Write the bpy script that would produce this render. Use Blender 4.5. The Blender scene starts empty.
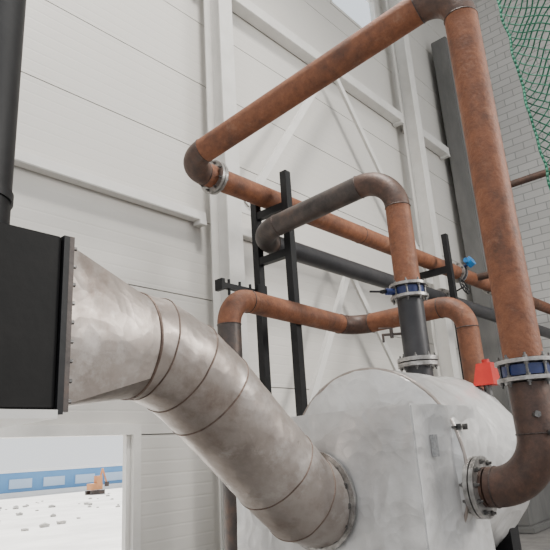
import bpy, bmesh, math, random
from mathutils import Vector, Matrix, noise
random.seed(3)
EYE=1.75
def P(x,y,z): return Vector((x,y,z+EYE))
COL=bpy.context.scene.collection

# ---------------------------------------------------------------- materials
def nmat(name):
    m=bpy.data.materials.new(name); m.use_nodes=True
    nt=m.node_tree; b=nt.nodes['Principled BSDF']; return m,nt,b
def mottled(name,cols,scale=6,rough=.6,metal=0.0,bump=.1,detail=8,bscale=None,stretch=None,coat=0,rr=None,crinkle=None,lohi=(.34,.68),dist=.02,stains=(),nrough=.65,spec=.5):
    m,nt,b=nmat(name); N=nt.nodes; L=nt.links
    tc=N.new('ShaderNodeTexCoord'); mp=N.new('ShaderNodeMapping')
    if stretch: mp.inputs['Scale'].default_value=stretch
    L.new(tc.outputs['Object'],mp.inputs[0])
    n=N.new('ShaderNodeTexNoise'); n.inputs['Scale'].default_value=scale; n.inputs['Detail'].default_value=detail
    n.inputs['Roughness'].default_value=nrough
    L.new(mp.outputs[0],n.inputs['Vector'])
    r=N.new('ShaderNodeValToRGB'); e=r.color_ramp.elements
    k=len(cols); lo,hi=lohi
    e[0].position=lo; e[0].color=(*cols[0],1); e[1].position=hi; e[1].color=(*cols[-1],1)
    for i in range(1,k-1):
        q=e.new(lo+(hi-lo)*i/(k-1)); q.color=(*cols[i],1)
    L.new(n.outputs['Fac'],r.inputs[0]); out=r.outputs[0]
    for (col,sc,p0,p1,fac) in stains:
        s=N.new('ShaderNodeTexNoise'); s.inputs['Scale'].default_value=sc; s.inputs['Detail'].default_value=10; s.inputs['Roughness'].default_value=.70
        L.new(mp.outputs[0],s.inputs['Vector'])
        mr=N.new('ShaderNodeMapRange'); mr.inputs['From Min'].default_value=p0; mr.inputs['From Max'].default_value=p1; mr.inputs['To Max'].default_value=fac
        L.new(s.outputs['Fac'],mr.inputs[0])
        mx=N.new('ShaderNodeMix'); mx.data_type='RGBA'; L.new(mr.outputs[0],mx.inputs['Factor']); L.new(out,mx.inputs['A']); mx.inputs['B'].default_value=(*col,1)
        out=mx.outputs['Result']
    L.new(out,b.inputs['Base Color'])
    b.inputs['Roughness'].default_value=rough; b.inputs['Metallic'].default_value=metal; b.inputs['Specular IOR Level'].default_value=spec
    if coat: b.inputs['Coat Weight'].default_value=coat; b.inputs['Coat Roughness'].default_value=.12
    if rr:
        mr=N.new('ShaderNodeMapRange'); mr.inputs['From Min'].default_value=.3; mr.inputs['From Max'].default_value=.7; mr.inputs['To Min'].default_value=rr[0]; mr.inputs['To Max'].default_value=rr[1]
        L.new(n.outputs['Fac'],mr.inputs[0]); L.new(mr.outputs[0],b.inputs['Roughness'])
    if bump:
        n2=N.new('ShaderNodeTexNoise'); n2.inputs['Scale'].default_value=bscale or scale*4; n2.inputs['Detail'].default_value=6
        L.new(mp.outputs[0],n2.inputs['Vector'])
        bp=N.new('ShaderNodeBump'); bp.inputs['Strength'].default_value=bump; bp.inputs['Distance'].default_value=dist
        L.new(n2.outputs['Fac'],bp.inputs['Height'])
        if crinkle:
            nw=N.new('ShaderNodeTexNoise'); nw.inputs['Scale'].default_value=2.5; L.new(tc.outputs['Object'],nw.inputs['Vector'])
            va=N.new('ShaderNodeVectorMath'); va.operation='MULTIPLY_ADD'; va.inputs[1].default_value=(.35,.35,.35)
            L.new(nw.outputs['Color'],va.inputs[0]); L.new(mp.outputs[0],va.inputs[2])
            vo=N.new('ShaderNodeTexVoronoi'); vo.inputs['Scale'].default_value=crinkle[0]; L.new(va.outputs[0],vo.inputs['Vector'])
            vo2=N.new('ShaderNodeTexVoronoi'); vo2.inputs['Scale'].default_value=crinkle[0]*2.7; L.new(va.outputs[0],vo2.inputs['Vector'])
            b2=N.new('ShaderNodeBump'); b2.inputs['Strength'].default_value=crinkle[1]; b2.inputs['Distance'].default_value=crinkle[2]
            b3=N.new('ShaderNodeBump'); b3.inputs['Strength'].default_value=crinkle[1]; b3.inputs['Distance'].default_value=crinkle[2]*.4
            L.new(vo.outputs['Distance'],b2.inputs['Height']); L.new(bp.outputs[0],b2.inputs['Normal'])
            L.new(vo2.outputs['Distance'],b3.inputs['Height']); L.new(b2.outputs[0],b3.inputs['Normal']); L.new(b3.outputs[0],b.inputs['Normal'])
        else: L.new(bp.outputs[0],b.inputs['Normal'])
    return m
RUST=mottled('rust_steel',[(.095,.038,.020),(.165,.060,.028),(.22,.082,.037),(.27,.108,.052)],11,.62,.12,.2,14,stains=[((.048,.026,.020),2.1,.48,.67,.8),((.34,.20,.13),5,.57,.74,.55),((.030,.020,.017),9,.59,.73,.6)],lohi=(.30,.70),nrough=.8)
RUSTD=mottled('rust_dark',[(.040,.028,.024),(.08,.045,.033),(.13,.068,.046)],9,.52,.25,.16,14,nrough=.8)
MILL=mottled('mill_scale_steel',[(.036,.031,.029),(.066,.053,.048),(.105,.076,.062)],6,.48,.35,.12,12,nrough=.75,stains=[((.14,.07,.04),3,.56,.72,.45)])
GREYP=mottled('dark_primer_steel',[(.025,.025,.028),(.045,.043,.045)],4,.45,.3,.1)
WELD=mottled('weld_bead',[(.04,.03,.026),(.10,.07,.06)],30,.5,.5,.3)
ZINC=mottled('zinc_flange',[(.18,.17,.16),(.33,.315,.30),(.50,.48,.46)],14,.38,.7,.1)
BOLT=mottled('bolt_steel',[(.05,.05,.05),(.22,.21,.20)],30,.4,.7,.1)
BLUE=mottled('valve_blue_enamel',[(.006,.015,.08),(.010,.028,.13)],10,.35,0,.05)
BLUEL=mottled('gearbox_blue',[(.01,.13,.36),(.02,.18,.42)],10,.35,0,.05)
RED=mottled('red_enamel',[(.42,.012,.008),(.52,.022,.012)],10,.4,0,.05)
BLACK=mottled('black_paint',[(.003,.003,.004),(.008,.008,.009)],6,.5,0,.05,spec=.3)
BOXB=mottled('black_box_paint',[(.003,.003,.003),(.008,.007,.0065)],4,.6,0,.08,spec=.22)
DUCT=mottled('stained_duct_steel',[(.24,.20,.175),(.33,.285,.255),(.42,.375,.345)],4,.40,.5,.03,12,stains=[((.13,.078,.054),2.2,.53,.70,.72),((.60,.56,.53),3.0,.54,.70,.7),((.13,.088,.065),8,.56,.76,.5)],rr=(.50,.27),lohi=(.3,.7),dist=.01,crinkle=(5,.34,.016))
DWELD=mottled('duct_weld',[(.08,.05,.038),(.20,.14,.11)],12,.5,.4,.3)
WRAP=mottled('foil_wrap_plastic',[(.42,.41,.40),(.54,.53,.52),(.62,.61,.60)],1.8,.3,.18,.3,6,bscale=7,coat=.5,rr=(.46,.26),dist=.025,crinkle=(4.2,.45,.036))
WHITE=mottled('white_painted_steel',[(.58,.565,.535),(.66,.645,.615)],3,.45,0,.03)
CONC=mottled('concrete',[(.13,.125,.12),(.21,.20,.19)],2.5,.85,0,.2)
CONCD=mottled('grey_precast',[(.11,.11,.105),(.17,.165,.16)],2.5,.85,0,.2,stretch=(1,1,.3))
GROUND=mottled('dusty_ground',[(.60,.59,.57),(.85,.84,.82)],.4,.95,0,.1)
STONE=mottled('rubble_stone',[(.35,.34,.32),(.55,.53,.51)],3,.95,0,.1)
GREEN=mottled('green_net_cord',[(.0,.085,.045),(.005,.14,.075)],20,.6,0,0)
BLDG=mottled('blue_cladding',[(.09,.25,.50),(.13,.31,.56)],.3,.6,0,0)
BLDW=mottled('pale_blue_glazing',[(.36,.50,.68),(.46,.58,.74)],.3,.6,0,0)
BLDP=mottled('white_plinth',[(.7,.72,.74),(.82,.83,.85)],.3,.6,0,0)
ORANGE=mottled('orange_machine_paint',[(.5,.22,.09),(.6,.28,.12)],3,.6,0,0)
PAPER=mottled('label_plate',[(.22,.22,.22),(.38,.38,.38)],60,.5,0,0)
GLASS,nt,b=nmat('window_glass'); b.inputs['Base Color'].default_value=(.9,.95,1,1); b.inputs['Roughness'].default_value=.05
b.inputs['Transmission Weight'].default_value=1; b.inputs['IOR'].default_value=1.02

PANEL,nt,b=nmat('sandwich_panel'); N=nt.nodes; L=nt.links
tc=N.new('ShaderNodeTexCoord'); sp=N.new('ShaderNodeSeparateXYZ'); L.new(tc.outputs['Object'],sp.inputs[0])
m1=N.new('ShaderNodeMath'); m1.operation='MULTIPLY'; m1.inputs[1].default_value=8; L.new(sp.outputs['Z'],m1.inputs[0])
m2=N.new('ShaderNodeMath'); m2.operation='PINGPONG'; m2.inputs[1].default_value=.5; L.new(m1.outputs[0],m2.inputs[0])
m3=N.new('ShaderNodeMapRange'); m3.inputs['From Max'].default_value=.12; L.new(m2.outputs[0],m3.inputs[0])
bp=N.new('ShaderNodeBump'); bp.inputs['Strength'].default_value=.3; bp.inputs['Distance'].default_value=.004; L.new(m3.outputs[0],bp.inputs['Height']); L.new(bp.outputs[0],b.inputs['Normal'])
nz=N.new('ShaderNodeTexNoise'); nz.inputs['Scale'].default_value=.7; nz.inputs['Detail'].default_value=4; L.new(tc.outputs['Object'],nz.inputs['Vector'])
rp=N.new('ShaderNodeValToRGB'); rp.color_ramp.elements[0].color=(.52,.50,.465,1); rp.color_ramp.elements[1].color=(.59,.57,.535,1); L.new(nz.outputs['Fac'],rp.inputs[0])
L.new(rp.outputs[0],b.inputs['Base Color'])
b.inputs['Roughness'].default_value=.5
JOINT=mottled('panel_joint',[(.22,.21,.19),(.27,.26,.24)],3,.7,0,0)
BRICK,nt,b=nmat('white_brick'); N=nt.nodes; L=nt.links
tc=N.new('ShaderNodeTexCoord'); sp=N.new('ShaderNodeSeparateXYZ'); L.new(tc.outputs['Object'],sp.inputs[0])
cb=N.new('ShaderNodeCombineXYZ'); L.new(sp.outputs['Y'],cb.inputs[0]); L.new(sp.outputs['Z'],cb.inputs[1])
bt=N.new('ShaderNodeTexBrick'); bt.inputs['Scale'].default_value=1; bt.inputs['Brick Width'].default_value=.5; bt.inputs['Row Height'].default_value=.2
bt.inputs['Mortar Size'].default_value=.012; bt.inputs['Color1'].default_value=(.74,.72,.69,1); bt.inputs['Color2'].default_value=(.66,.64,.61,1); bt.inputs['Mortar'].default_value=(.42,.41,.39,1)
L.new(cb.outputs[0],bt.inputs['Vector']); L.new(bt.outputs['Color'],b.inputs['Base Color']); b.inputs['Roughness'].default_value=.85
bp=N.new('ShaderNodeBump'); bp.inputs['Strength'].default_value=.4; bp.inputs['Distance'].default_value=.01; bp.invert=True
L.new(bt.outputs['Fac'],bp.inputs['Height']); L.new(bp.outputs[0],b.inputs['Normal'])

# ---------------------------------------------------------------- helpers
def empty(name):
    o=bpy.data.objects.new(name,None); o.empty_display_size=.1; COL.objects.link(o); return o
def finish(bm,name,mats,parent=None,smooth=False,angle=None):
    bmesh.ops.recalc_face_normals(bm,faces=bm.faces[:])
    me=bpy.data.meshes.new(name); bm.to_mesh(me); bm.free()
    for m in (mats if isinstance(mats,(list,tuple)) else [mats]): me.materials.append(m)
    if smooth:
        for p in me.polygons: p.use_smooth=True
        if angle: me.set_sharp_from_angle(angle=math.radians(angle))
    o=bpy.data.objects.new(name,me); COL.objects.link(o)
    if parent: o.parent=parent
    return o
def addbox(bm,a,b,mi=0):
    a=Vector(a); b=Vector(b); c=(a+b)/2; s=b-a
    r=bmesh.ops.create_cube(bm,size=1,matrix=Matrix.Translation(c)@Matrix.Diagonal((abs(s.x),abs(s.y),abs(s.z),1)))
    fs=set(f for v in r['verts'] for f in v.link_faces)
    for f in fs: f.material_index=mi
    return r['verts']
def box(name,a,b,mat,parent=None,bev=0):
    bm=bmesh.new(); addbox(bm,a,b)
    if bev: bmesh.ops.bevel(bm,geom=bm.edges[:],offset=bev,segments=2,affect='EDGES')
    return finish(bm,name,mat,parent)
def frame(d):
    d=d.normalized(); u=d.orthogonal().normalized(); v=d.cross(u); return u,v
def addcyl(bm,p,q,r,seg=24,mi=0,r2=None):
    p=Vector(p); q=Vector(q); d=(q-p); R=d.normalized().to_track_quat('Z','Y').to_matrix().to_4x4()
    res=bmesh.ops.create_cone(bm,cap_ends=True,segments=seg,radius1=r,radius2=r if r2 is None else r2,depth=d.length,matrix=Matrix.Translation((p+q)/2)@R)
    for f in set(f for v in res['verts'] for f in v.link_faces): f.material_index=mi
def cyl(name,p,q,r,mat,parent=None,seg=24,r2=None):
    bm=bmesh.new(); addcyl(bm,p,q,r,seg,0,r2); return finish(bm,name,mat,parent,True,40)
def loop_tube(bm,pts,rad,mi=0,seg=6):
    n=len(pts); c=sum(pts,Vector())/n; rings=[]
    for i in range(n):
        t=(pts[(i+1)%n]-pts[i-1]).normalized(); o=(pts[i]-c).normalized(); w=t.cross(o).normalized()
        rings.append([bm.verts.new(pts[i]+rad*(math.cos(k*2*math.pi/seg)*o+math.sin(k*2*math.pi/seg)*w)) for k in range(seg)])
    for i in range(n):
        for k in range(seg):
            f=bm.faces.new((rings[i][k],rings[i][(k+1)%seg],rings[(i+1)%n][(k+1)%seg],rings[(i+1)%n][k])); f.material_index=mi
def beam(name,p,q,w,h,mat,parent=None):
    p=Vector(p); q=Vector(q); bm=bmesh.new(); d=q-p
    z=d.normalized(); up=Vector((0,1,0)) if abs(z.y)<.9 else Vector((1,0,0))
    x=up.cross(z).normalized(); y=z.cross(x)
    M=Matrix((x,y,z)).transposed().to_4x4(); M.translation=(p+q)/2
    bmesh.ops.create_cube(bm,size=1,matrix=M@Matrix.Diagonal((w,h,d.length,1)))
    return finish(bm,name,mat,parent)
def sweep(name,pts,r,bend,mats,parent=None,seg=36,segmat=None,elbmat=None,joints=()):
    bm=bmesh.new(); st=[]; welds=[]
    n=len(pts); segmat=segmat or [0]*(n-1); elbmat=elbmat or [1]*(n-2)
    st.append((pts[0],(pts[1]-pts[0]).normalized(),segmat[0]))
    for i in range(1,n-1):
        d1=(pts[i]-pts[i-1]).normalized(); d2=(pts[i+1]-pts[i]).normalized()
        th=d1.angle(d2); t=bend*math.tan(th/2)
        a=pts[i]-d1*t; nrm=d1.cross(d2).normalized(); inward=nrm.cross(d1).normalized(); c=a+inward*bend
        K=14
        for k in range(K+1):
            R=Matrix.Rotation(th*k/K,3,nrm)
            st.append((c+R@(a-c),(R@d1).normalized(),elbmat[i-1] if k<K else segmat[i]))
        welds+= [(st[-K-1][0],st[-K-1][1]),(st[-1][0],st[-1][1])]
    for (i,t) in joints: welds.append((pts[i].lerp(pts[i+1],t),(pts[i+1]-pts[i]).normalized()))
    st.append((pts[-1],(pts[-1]-pts[-2]).normalized(),0))
    u,_=frame(st[0][1]); rings=[]
    for (p,t,m) in st:
        u=(u-u.dot(t)*t).normalized(); v=t.cross(u)
        rings.append([bm.verts.new(p+r*(math.cos(a)*u+math.sin(a)*v)) for a in [2*math.pi*k/seg for k in range(seg)]])
    for i in range(len(rings)-1):
        for k in range(seg):
            f=bm.faces.new((rings[i][k],rings[i][(k+1)%seg],rings[i+1][(k+1)%seg],rings[i+1][k])); f.material_index=st[i][2]
    bm.faces.new(rings[0]); bm.faces.new(rings[-1])
    wi=len(mats)
    for p,t in welds:
        a,b2=frame(t); loop_tube(bm,[p+(r+.0005)*(math.cos(x)*a+math.sin(x)*b2) for x in [2*math.pi*k/32 for k in range(32)]],.005,wi)
    return finish(bm,name,list(mats)+[WELD],parent,True,50)
def addflange(bm,c,ax,R,th,nb=8,mi=0,bi=1,blen=.03):
    ax=ax.normalized(); addcyl(bm,c-ax*th/2,c+ax*th/2,R,40,mi)
    u,v=frame(ax)
    for k in range(nb):
        a=2*math.pi*(k+.5)/nb; p=c+R*.84*(math.cos(a)*u+math.sin(a)*v)
        addcyl(bm,p-ax*(th/2+blen),p+ax*(th/2+blen),R*.045,6,bi)
        addcyl(bm,p-ax*(th/2+.014),p+ax*(th/2+.014),R*.085,6,bi)
def flange(name,c,ax,R,th,parent,nb=8,mat=None):
    bm=bmesh.new(); addflange(bm,c,ax,R,th,nb); return finish(bm,name,[mat or ZINC,BOLT],parent,True,40)
def butterfly(c,ax,R,stem,gear=None,body=BLUE,wheel=False):
    e=empty('butterfly_valve'); ax=ax.normalized(); bm=bmesh.new()
    addflange(bm,c-ax*.05,ax,R,.022,8); addflange(bm,c+ax*.05,ax,R,.022,8)
    u,v=frame(ax)
    for k in range(8):
        a=2*math.pi*(k+.5)/8; p=c+R*.84*(math.cos(a)*u+math.sin(a)*v); addcyl(bm,p-ax*.05,p+ax*.05,R*.045,8,1)
    finish(bm,'flange_pair',[ZINC,BOLT],e,True,40)
    bm=bmesh.new(); addcyl(bm,c-ax*.03,c+ax*.03,R*.80,40)
    s=stem.normalized(); addcyl(bm,c+s*R*.6,c+s*(R+.05),.028,16); finish(bm,'valve_body',body,e,True,40)
    bm=bmesh.new(); addcyl(bm,c+s*(R+.04),c+s*(R+.08),.016,12)
    if not wheel and not gear:
        h=c+s*(R+.07); addcyl(bm,h-s*.01,h+s*.12,.009,10); addbox(bm,h-Vector((.022,.022,.012)),h+Vector((.022,.022,.012)))
    finish(bm,'stem',BLACK,e,True,40)
    if gear:
        g=c+s*(R+.11); bm=bmesh.new(); addcyl(bm,g-s*.05,g+s*.05,.085,20); w=s.cross(ax).normalized()
        addbox(bm,g-Vector((.05,.05,.04)),g+Vector((.05,.05,.04)))
        addcyl(bm,g,g-ax*.17,.04,16); finish(bm,'gearbox',gear,e,True,40)
    if wheel:
        g=c+s*(R+.11); bm=bmesh.new(); a,b2=s.cross(ax).normalized(),ax
        h=g+s*.12; addcyl(bm,g-s*.05,h,.012,10)
        loop_tube(bm,[h+.12*(math.cos(x)*a+math.sin(x)*b2) for x in [2*math.pi*k/28 for k in range(28)]],.012)
        for k in range(3):
            x=k*math.pi/3; d=math.cos(x)*a+math.sin(x)*b2; addcyl(bm,h-d*.12,h+d*.12,.007,8)
        finish(bm,'handwheel',BLACK,e,True,40)
    return e
X=Vector((1,0,0)); Y=Vector((0,1,0)); Z=Vector((0,0,1))

# ---------------------------------------------------------------- room
W=5.1; XE=15.0; XL=-2.5; TOP=12.2+EYE
DX0,DX1,DZ=.6,3.60,2.02
CW0,CW1=8.3+EYE,9.5+EYE
wb=empty('wall_back')
bm=bmesh.new()
zz=[0,DZ]+[DZ+.55+i*1.0 for i in range(0,12)]
zz=[q for q in zz if q<CW0-.2]+[CW0]
for i in range(len(zz)-1):
    a,b2=zz[i],zz[i+1]
    spans=[(XL,DX0),(DX1,XE)] if b2<=DZ+.01 else [(XL,XE)]
    for s in spans:
        addbox(bm,(s[0],W,a+.006),(s[1],W+.1,b2-.006))
WIN=[(6.5,7.9),(8.1,9.9)]
edges=[XL]+[q for w in WIN for q in w]+[XE]
for i in range(0,len(edges),2):
    addbox(bm,(edges[i],W,CW0+.004),(edges[i+1],W+.1,CW1))
addbox(bm,(XL,W,CW1+.006),(XE,W+.1,CW1+1.0)); addbox(bm,(XL,W,CW1+1.012),(XE,W+.1,TOP))
finish(bm,'panels',PANEL,wb)
bm=bmesh.new()
addbox(bm,(XL,W+.03,0),(DX0,W+.08,CW0)); addbox(bm,(DX1,W+.03,0),(XE,W+.08,CW0)); addbox(bm,(DX0,W+.03,DZ+.02),(DX1,W+.08,CW0))
finish(bm,'joint_backing',JOINT,wb)
wr=empty('wall_right'); box('masonry',(XE,-8,0),(XE+.25,W+.1,TOP),BRICK,wr)
box('floor',(XL-6,-9,-.15),(XE+.25,W+.1,0),CONC)
box('ceiling',(XL-1,-3,TOP),(XE+.25,W+.1,TOP+.15),WHITE)
k=0
for (p,q) in WIN:
    k+=1; e=empty('window_%d'%k); bm=bmesh.new()
    for a,b2 in [((p,W-.02,CW0),(p+.06,W+.1,CW1)),((q-.06,W-.02,CW0),(q,W+.1,CW1)),((p+.06,W-.02,CW0),(q-.06,W+.1,CW0+.06)),((p+.06,W-.02,CW1-.06),(q-.06,W+.1,CW1))]: addbox(bm,a,b2)
    finish(bm,'sash',WHITE,e); box('pane',(p+.05,W+.04,CW0+.05),(q-.05,W+.05,CW1-.05),GLASS,e)
d=empty('door_1'); bm=bmesh.new()
addbox(bm,(DX0-.09,W-.03,0),(DX0,W+.12,DZ)); addbox(bm,(DX1,W-.03,0),(DX1+.09,W+.12,DZ)); addbox(bm,(DX0-.09,W-.03,DZ),(DX1+.09,W+.12,DZ+.1))
addbox(bm,(DX0,W+.02,0),(DX0+.05,W+.08,DZ)); addbox(bm,(DX1-.05,W+.02,0),(DX1,W+.08,DZ))
finish(bm,'door_frame',WHITE,d)
def hcol(x,y,w,dd,h):
    e=empty('steel_column'); bm=bmesh.new()
    addbox(bm,(x-w/2,y-dd/2,.03),(x+w/2,y-dd/2+.016,h)); addbox(bm,(x-w/2,y+dd/2-.016,.03),(x+w/2,y+dd/2,h)); addbox(bm,(x-.006,y-dd/2+.016,.03),(x+.006,y+dd/2-.016,h))
    finish(bm,'h_section',WHITE,e)
    bm=bmesh.new(); addbox(bm,(x-w/2-.06,y-dd/2-.06,0),(x+w/2+.06,min(y+dd/2+.06,W-.01),.03)); 
    for sx in(-1,1):
        for sy in(-1,1):
            addcyl(bm,(x+sx*(w/2+.03),y+sy*(dd/2-.02),.02),(x+sx*(w/2+.03),y+sy*(dd/2-.02),.09),.014,6)
    finish(bm,'base_plate',WHITE,e); return e
hcol(4.70,4.76,.24,.30,TOP-.02); hcol(10.2,4.76,.24,.30,TOP-.02); hcol(-1.0,4.76,.24,.30,TOP-.02)
def girt(x0,x1,z,s=.12,nm='wall_girt'):
    e=empty(nm); box('box_section',(x0,W-.02-s,z+EYE-s/2),(x1,W-.02,z+EYE+s/2),WHITE,e,.008)
    for x in (x0+.06,x1-.06):
        box('cleat',(x-.05,W-.02-s-.012,z+EYE-s/2-.05),(x+.05,W-.02,z+EYE-s/2),WHITE,e)
girt(-.86,4.56,2.82); girt(4.83,10.07,2.80); girt(4.83,10.07,6.5,.2); girt(10.33,12.2,6.5,.2); girt(-.86,4.56,6.5,.2); girt(10.33,12.2,2.8)
def brace(p,q,off):
    e=empty('diagonal_brace'); beam('angle_leg',p+Y*off,q+Y*off,.10,.02,WHITE,e); beam('angle_lip',p+Y*(off+.04)+Z*.045,q+Y*(off+.04)+Z*.045,.015,.07,WHITE,e)
    c=q; box('gusset',(c.x-.13,c.y-.006+off+.02,c.z-.13),(c.x+.13,c.y+.006+off+.02,c.z+.13),WHITE,e)
yb=4.64
brace(P(7.3,yb,6.35),P(4.95,yb,3.0),0); brace(P(7.3,yb,6.35),P(9.98,yb,3.0),.1)
brace(P(7.2,yb,2.70),P(4.95,yb,-1.1),0); brace(P(7.2,yb,2.70),P(9.98,yb,-1.1),.1)
e=empty('concrete_pillar'); box('shaft',(12.3,4.55,.12),(14.3,4.95,9.6+EYE),CONCD,e,.02); box('foot',(12.2,4.45,0),(14.4,4.97,.12),CONCD,e,.02)

# ---------------------------------------------------------------- pipework
ax,ay=3.54,1.18
e=empty('steel_pipeline')
r=.112
A=[P(ax,1.50,-.26),P(ax,ay,-.26),P(ax,ay,.30)]
sweep('lower_elbow_spool',A,r,.28,[RUSTD,RUSTD],e)
A2=[P(ax,ay,.44),P(ax,ay,3.12),P(3.21,3.80,2.605),P(14.98,3.80,2.70)]
sweep('riser_and_run',A2,r,.24,[RUST,RUSTD],e,joints=[(2,.25),(2,.6)])
flange('flange',P(3.59,3.80,2.608),X,.165,.03,e); flange('flange_counter',P(3.63,3.80,2.608),X,.165,.03,e)
bm=bmesh.new()
dv=Vector((-.8,-.6,0)).normalized()
for i,zq in enumerate((.12,.02)):
    c=P(ax,ay,zq)+Vector((.6,-.8,0))*.03*(i*2-1)
    addcyl(bm,c+dv*.09,c+dv*.15,.014,12); addcyl(bm,c+dv*.135,c+dv*.16,.019,6)
finish(bm,'drain_stubs',BOLT,e,True,40)
butterfly(P(ax,ay,.37),Z,.165,Vector((.75,-.6,0)))
bx,by=4.26,2.23
e=empty('steel_pipeline'); rb=.105
sweep('nozzle_spool',[P(bx,by,.50),P(bx,by,1.13)],rb,.3,[GREYP],e)
B=[P(bx,by,1.27),P(bx,by,2.29),P(4.09,3.80,2.10),P(14.98,3.80,2.10)]
sweep('riser_and_run',B,rb,.30,[RUST,RUSTD,MILL,GREYP],e,segmat=[0,2,3],elbmat=[1,2])
flange('flange_boiler',P(bx,by,.60),Z,.16,.03,e); flange('flange_boiler_top',P(bx,by,.64),Z,.16,.03,e)
butterfly(P(bx,by,1.20),Z,.155,Vector((-.75,.5,0)))
bm=bmesh.new(); g=P(bx,by,.86); u=Vector((-.62,.78,0)).normalized(); addcyl(bm,g+u*.08,g+u*.26,.011,10); addcyl(bm,g+u*.18-Z*.03,g+u*.18+Z*.05,.015,8); addcyl(bm,g+u*.18+Z*.05,g+u*.28+Z*.055,.006,8); addcyl(bm,g+u*.25,g+u*.25-Z*.06,.010,8)
finish(bm,'blow_off_branch',MILL,e,True,40)
e=empty('steel_pipeline'); rc=.10
C=[P(5.25,2.2,-1.75),P(5.25,2.2,1.25),P(5.25,3.46,1.25),P(3.40,3.46,1.30),P(3.40,3.46,.2),P(3.40,3.46,-1.75)]
sweep('cross_pipe',C,rc,.24,[RUST,RUSTD,MILL],e,segmat=[0,0,0,2,2],elbmat=[0,1,0,2] )
e=empty('steel_pipeline')
sweep('far_branch',[P(9.6,-3,4.1),P(9.6,3.10,4.1),P(9.6,3.10,2.66),P(9.6,3.72,2.66)],.06,.2,[RUSTD,RUSTD],e)
box('hanger',(9.58,-1.52,4.16+EYE),(9.62,-1.48,TOP),WHITE,e)
butterfly(P(9.0,3.80,2.655),X,.16,Vector((0,-.8,.4)),gear=BLUEL)
butterfly(P(8.3,3.80,2.10),X,.16,Vector((0,-1,.3)),wheel=True)
butterfly(P(10.4,3.80,2.665),X,.16,Vector((0,-.6,-.7)),gear=BLUEL)
e=empty('pipe_support_frame'); fx=4.37
bm=bmesh.new()
for y,zt in((3.53,2.82),(3.97,2.64)):
    addbox(bm,(fx-.04,y-.04,.0),(fx+.04,y+.04,zt+EYE))
finish(bm,'posts',BLACK,e)
bm=bmesh.new()
for z0 in (2.44,1.93): addbox(bm,(fx-.034,3.5,z0+EYE-.04),(fx+.034,4.0,z0+EYE+.04))
finish(bm,'cross_arms',BLACK,e)
bm=bmesh.new(); addbox(bm,(3.80,3.92,1.56+EYE),(fx-.05,3.98,1.61+EYE)); addbox(bm,(3.76,3.90,1.53+EYE),(3.80,4.0,1.64+EYE)); addbox(bm,(fx-.12,3.89,1.50+EYE),(fx+.02,3.92,1.66+EYE))
for x in(3.9,4.05,4.2): addcyl(bm,P(x,3.95,1.5),P(x,3.95,1.66),.014,8)
finish(bm,'bracket_arm',BLACK,e)
e=empty('pipe_support_frame')
bm=bmesh.new()
for y in(3.5,4.06): addbox(bm,(8.0,y-.04,0),(8.08,y+.04,3.0+EYE))
finish(bm,'posts',BLACK,e)
bm=bmesh.new()
for z0 in(2.46,1.93): addbox(bm,(8.01,3.5,z0-.05+EYE),(8.07,4.06,z0+.05+EYE))
finish(bm,'cross_arms',BLACK,e)

# ---------------------------------------------------------------- boiler
e=empty('industrial_boiler')
def wrapped_box(name,a,b,amp=.006,cuts=50):
    bm=bmesh.new(); addbox(bm,a,b); 
    bmesh.ops.bevel(bm,geom=bm.edges[:],offset=.008,segments=2,affect='EDGES')
    bmesh.ops.subdivide_edges(bm,edges=[x for x in bm.edges if x.calc_length()>.3],cuts=cuts,use_grid_fill=True)
    bm.normal_update()
    for v in bm.verts:
        q=v.co
        n1=noise.noise(q*3.5); n2=1-abs(noise.noise(Vector((q.x*7,q.y*7,q.z*3))+Vector((0,0,q.y*3))))*2
        v.co+=v.normal*amp*(n1+.8*n2)
    return finish(bm,name,WRAP,e,True,35)
wrapped_box('smoke_box',P(2.98,1.64,-1.62),P(3.80,3.04,.22))
cy,cz,R=2.24,-.15,.66
bm=bmesh.new(); seg=96; rings=[]
prof=[(3.42,R*.5),(3.42,R-.02),(3.44,R)]+[(3.44+.05*i,R) for i in range(1,21)]+[(4.52,R*.985),(4.60,R*.93),(4.67,R*.8),(4.72,R*.55),(4.74,R*.25)]
for (x,rad) in prof:
    ring=[]
    for k in range(seg):
        a=2*math.pi*k/seg; p=P(x,cy+rad*math.cos(a),cz+rad*math.sin(a))
        w=.015*(noise.noise(p*3.5)+.7*(1-2*abs(noise.noise(p*6)))); d=Vector((0,math.cos(a),math.sin(a)))
        ring.append(bm.verts.new(p+d*w))
    rings.append(ring)
for i in range(len(rings)-1):
    for k in range(seg): bm.faces.new((rings[i][k],rings[i][(k+1)%seg],rings[i+1][(k+1)%seg],rings[i+1][k]))
bm.faces.new(rings[0]); bm.faces.new(rings[-1])
finish(bm,'shell',WRAP,e,True,50)
bm=bmesh.new(); loop_tube(bm,[P(3.44,cy+(R+.003)*math.cos(a),cz+(R+.003)*math.sin(a)) for a in [2*math.pi*k/64 for k in range(64)]],.012); finish(bm,'shell_rim',DUCT,e,True)
bm=bmesh.new()
addbox(bm,(3.9,1.75,0),(4.0,2.75,1.2)); addbox(bm,(4.35,1.75,0),(4.5,2.75,1.2)); addbox(bm,(3.05,1.7,0),(3.15,2.98,.2)); addbox(bm,(3.6,1.7,0),(3.7,2.98,.2)); finish(bm,'feet',BLACK,e)
bm=bmesh.new(); addcyl(bm,P(ax,1.51,-.26),P(ax,1.66,-.26),r,36); finish(bm,'side_nozzle',RUSTD,e,True,40)
flange('side_flange',P(ax,1.575,-.26),Y,.175,.026,e,10); flange('side_flange_counter',P(ax,1.54,-.26),Y,.175,.026,e,10)
box('label_plate',P(3.14,1.612,-.07),P(3.19,1.632,.05),PAPER,e); 
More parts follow.
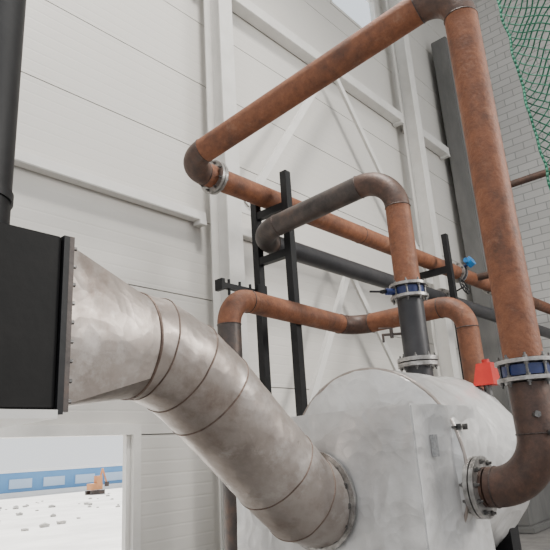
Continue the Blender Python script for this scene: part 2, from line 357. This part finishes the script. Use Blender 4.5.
bm=bmesh.new(); addbox(bm,P(3.42,1.59,.08),P(3.52,1.63,.095)); addbox(bm,P(3.42,1.57,.07),P(3.432,1.6,.105)); addbox(bm,P(3.508,1.57,.07),P(3.52,1.6,.105)); finish(bm,'latch',BOLT,e)
bm=bmesh.new(); c=P(4.50,1.80,.42)
addcyl(bm,c-Z*.16,c+Z*.03,.03,16,1)
vs=addbox(bm,c+Vector((-.08,-.08,-.02)),c+Vector((.08,.08,.15)))
for v in vs:
    if v.co.z>c.z+.1: v.co.x=c.x+(v.co.x-c.x)*.7+.03; v.co.y=c.y+(v.co.y-c.y)*.7
addcyl(bm,c+Z*.14+X*.03,c+Z*.18+X*.03,.03,16,0)
finish(bm,'red_actuator',[RED,BOLT],e,True,40)

# ---------------------------------------------------------------- flue duct
e=empty('flue_duct')
yd=2.33; DR=.25
path=[P(1.62,yd,.535),P(1.72,yd,.53),P(1.93,yd,.45),P(2.12,yd,.32),P(2.60,yd,-.08),P(2.80,yd,-.24),P(2.935,yd,-.28)]
seg=96
rings=[]
for i,p in enumerate(path):
    if i==0: din=X.copy(); dout=(path[1]-p).normalized()
    elif i==len(path)-1: din=(p-path[i-1]).normalized(); dout=X.copy()
    else: din=(p-path[i-1]).normalized(); dout=(path[i+1]-p).normalized()
    nb=(din+dout).normalized(); dd=dout if i==0 else din
    u=Y; v=dd.cross(u).normalized()
    if i in(0,len(path)-1): nb=X.copy()
    ring=[]
    for k in range(seg):
        a=2*math.pi*k/seg; q=p+DR*(math.cos(a)*u+math.sin(a)*v); q+=dd*((p-q).dot(nb)/dd.dot(nb)); ring.append(q)
    rings.append(ring)
def dent(q,c):
    d=(q-c); d.normalize(); return q+d*(.006*noise.noise(q*4)+.003*(1-2*abs(noise.noise(q*9))))
raw=[list(r_) for r_ in rings]
for i in range(len(rings)): rings[i]=[dent(q,path[i]) for q in rings[i]]
bm=bmesh.new()
for i in range(len(rings)-1):
    L_=(path[i+1]-path[i]).length; M=max(5,int(L_/.025)); prev=[bm.verts.new(q) for q in rings[i]]
    for j in range(1,M+1):
        t=j/M; cc=path[i].lerp(path[i+1],t)
        cur=[bm.verts.new(rings[i+1][k] if j==M else dent(raw[i][k].lerp(raw[i+1][k],t),cc)) for k in range(seg)]
        for k in range(seg): bm.faces.new((prev[k],prev[(k+1)%seg],cur[(k+1)%seg],cur[k]))
        prev=cur
finish(bm,'round_gores',DUCT,e,True,60)
bm=bmesh.new(); hs=.31; c=P(1.13,yd,.525)
rv=[bm.verts.new(q) for q in rings[0]]; sq=[]
for q in raw[0]:
    d=q-path[0]; m=max(abs(d.y),abs(d.z)); sq.append(bm.verts.new(c+Vector((0,d.y/m*hs,d.z/m*hs))))
for k in range(seg): bm.faces.new((sq[k],sq[(k+1)%seg],rv[(k+1)%seg],rv[k]))
finish(bm,'square_to_round',DUCT,e,True,14)
bm=bmesh.new()
for i in range(0,len(rings)-1): loop_tube(bm,rings[i],.0045 if i else .008)
finish(bm,'weld_seams',DWELD,e,True)
bm=bmesh.new(); addflange(bm,P(2.948,yd,-.28),X,.285,.018,14,0,1,.008); finish(bm,'inlet_flange',[ZINC,BOLT],e,True,40)
bm=bmesh.new(); cc=P(1.122,yd,.525); t=.335
for a,b2 in [((-.008,-t,-t),(.012,t,-t+.05)),((-.008,-t,t-.05),(.012,t,t)),((-.008,-t,-t+.05),(.012,-t+.05,t-.05)),((-.008,t-.05,-t+.05),(.012,t,t-.05))]:
    addbox(bm,cc+Vector(a),cc+Vector(b2))
for k in range(9):
    o=-t+.04+k*(2*t-.08)/8
    for (yy,z2) in((o,t-.018),(o,-t+.018),(t-.018,o),(-t+.018,o)):
        addcyl(bm,cc+Vector((-.008,yy,z2)),cc+Vector((.03,yy,z2)),.009,6,1)
finish(bm,'square_flange',[MILL,BOLT],e,True,30)
e=empty('fan_housing')
box('housing',P(-.15,2.0,.195),P(1.09,2.66,.855),BOXB,e,.01)
bm=bmesh.new(); addbox(bm,P(1.085,1.985,.18),P(1.108,2.675,.855)); finish(bm,'outlet_flange',BLACK,e)
bm=bmesh.new(); addbox(bm,P(-.18,1.97,.165),P(1.08,2.69,.195)); finish(bm,'base_tray',WHITE,e)
bm=bmesh.new()
for x in(-.05,.45):
    for y in(2.3,2.6): addbox(bm,(x-.03,y-.03,0),(x+.03,y+.03,.165+EYE))
finish(bm,'legs',BLACK,e)
e=empty('exhaust_stack'); cyl('stack_pipe',P(.86,2.33,.87),P(.86,2.33,TOP-EYE-.02),.15,BLACK,e,48); 
bm=bmesh.new(); addcyl(bm,P(.86,2.33,.857),P(.86,2.33,.885),.19,48); addcyl(bm,P(.86,2.33,1.05),P(.86,2.33,1.09),.158,48); finish(bm,'collar',BLACK,e,True,40)

# ---------------------------------------------------------------- green safety net
bm=bmesh.new(); cell=.055; nx,nz=50,98
def npt(i,j):
    z0=1.7+j*cell; y=1.40+.32*(z0-1.7)/5.4-i*cell
    return P(6.0+.12*math.sin(i*.35+j*.03)+.06*noise.noise(Vector((i*.2,j*.15,0))),y+.03*noise.noise(Vector((i*.3,j*.2,3))),z0)
gv={}
for i in range(nx+1):
    for j in range(nz+1):
        if (i+j)%2==0: gv[(i,j)]=bm.verts.new(npt(i,j))
for i in range(1,nx):
    for j in range(1,nz):
        if (i+j)%2==1: bm.faces.new((gv[(i-1,j)],gv[(i,j-1)],gv[(i+1,j)],gv[(i,j+1)]))
e=empty('safety_net'); o=finish(bm,'netting',GREEN,e)
w=o.modifiers.new('w','WIREFRAME'); w.thickness=.022; w.use_even_offset=False; w.use_replace=True
bm=bmesh.new()
for j in range(0,nz): addcyl(bm,npt(0,j),npt(0,j+1),.014,8)
for i in range(0,nx): addcyl(bm,npt(i,nz),npt(i+1,nz),.014,8)
finish(bm,'edge_rope',GREEN,e,True)

# ---------------------------------------------------------------- outside
box('ground_outside',(-60,W+.11,-.3),(120,140,-.06),GROUND)
e=empty('neighbouring_building'); bm=bmesh.new()
addbox(bm,(-10,44,-.06),(40,52,1.75))
finish(bm,'walls',BLDG,e)
bm=bmesh.new()
for i in range(18): addbox(bm,(-8+i*2.6,43.9,.5),(-8+i*2.6+1.7,44,1.15))
finish(bm,'glazing',BLDW,e)
bm=bmesh.new(); addbox(bm,(-10,43.8,-.06),(40,43.95,.25)); addbox(bm,(-10,43.9,1.6),(40,44.0,1.8)); finish(bm,'plinth_and_fascia',BLDP,e)
e=empty('excavator'); bm=bmesh.new(); o0=Vector((0,0,0))
for dy in(-.5,.5): addbox(bm,o0+Vector((-.8,dy-.15,0)),o0+Vector((.8,dy+.15,.35)),1)
addbox(bm,o0+Vector((-.7,-.5,.4)),o0+Vector((.6,.5,.95))); addbox(bm,o0+Vector((-.1,-.5,.95)),o0+Vector((.55,.1,1.6)),0)
addcyl(bm,o0+Vector((.5,.2,.8)),o0+Vector((1.0,.2,2.2)),.11,8); addcyl(bm,o0+Vector((1.0,.2,2.2)),o0+Vector((1.5,.2,1.0)),.09,8); addbox(bm,o0+Vector((1.4,0,.6)),o0+Vector((1.7,.4,1.0)),1)
bmesh.ops.scale(bm,vec=(.62,.62,.72),verts=bm.verts[:]); bmesh.ops.translate(bm,vec=(22.9,36.5,-.06),verts=bm.verts[:])
finish(bm,'machine',[ORANGE,MILL],e)
e=empty('rubble_pile')
bm=bmesh.new()
for k in range(90):
    x=random.uniform(6,24); y=random.uniform(16,36); s=random.uniform(.04,.16)
    q=bmesh.ops.create_icosphere(bm,subdivisions=1,radius=s,matrix=Matrix.Translation((x,y,-.06+s*.3))@Matrix.Diagonal((1.3,1,.6,1)))
    for v in q['verts']: v.co+=Vector((random.uniform(-1,1),random.uniform(-1,1),random.uniform(-1,1)))*s*.2
finish(bm,'stones',STONE,e)

# ---------------------------------------------------------------- light
w=bpy.data.worlds.new('World'); bpy.context.scene.world=w; w.use_nodes=True
bg=w.node_tree.nodes['Background']; bg.inputs[0].default_value=(.95,.975,1,1); bg.inputs[1].default_value=1.35
def area(n,loc,target,sx,sy,en,col=(1,1,1),spread=180):
    l=bpy.data.lights.new(n,'AREA'); l.shape='RECTANGLE'; l.size=sx; l.size_y=sy; l.energy=en; l.color=col; l.spread=math.radians(spread)
    o=bpy.data.objects.new(n,l); COL.objects.link(o); o.location=loc; o.rotation_euler=(Vector(target)-Vector(loc)).to_track_quat('-Z','Y').to_euler()
area('side_key_fill',(8,-5,6.0),(5,3.5,3.2),2.5,2.5,480,(1,.96,.90),140)  # added out-of-view area light, warm key from the open side; no gate modelled
area('overhead_fill',(3.2,1.2,12.0),(4.5,2.4,0),1.4,1.4,620,(1,.97,.92),120)  # added unseen fill from above, brightens pipes and boiler; not a real fixture
s=bpy.data.lights.new('sun','SUN'); s.energy=12; s.angle=.01; s.color=(1,.96,.9); so=bpy.data.objects.new('sun',s); COL.objects.link(so)
so.rotation_euler=Vector((-.35,-1,-1.0)).to_track_quat('-Z','Y').to_euler()

# ---------------------------------------------------------------- camera
cam=bpy.data.cameras.new('camera'); cam.lens=590/550*36; cam.sensor_width=36; cam.clip_start=.05; cam.clip_end=500
co=bpy.data.objects.new('camera',cam); COL.objects.link(co)
xr=Vector((.6644,-.7449,-.0614)).normalized(); zb=Vector((-.7260,-.6237,-.2897)).normalized(); yu=zb.cross(xr).normalized(); xr=yu.cross(zb)
M=Matrix((xr,yu,zb)).transposed().to_4x4(); M.translation=Vector((0,0,EYE)); co.matrix_world=M
bpy.context.scene.camera=co
print('DONE')
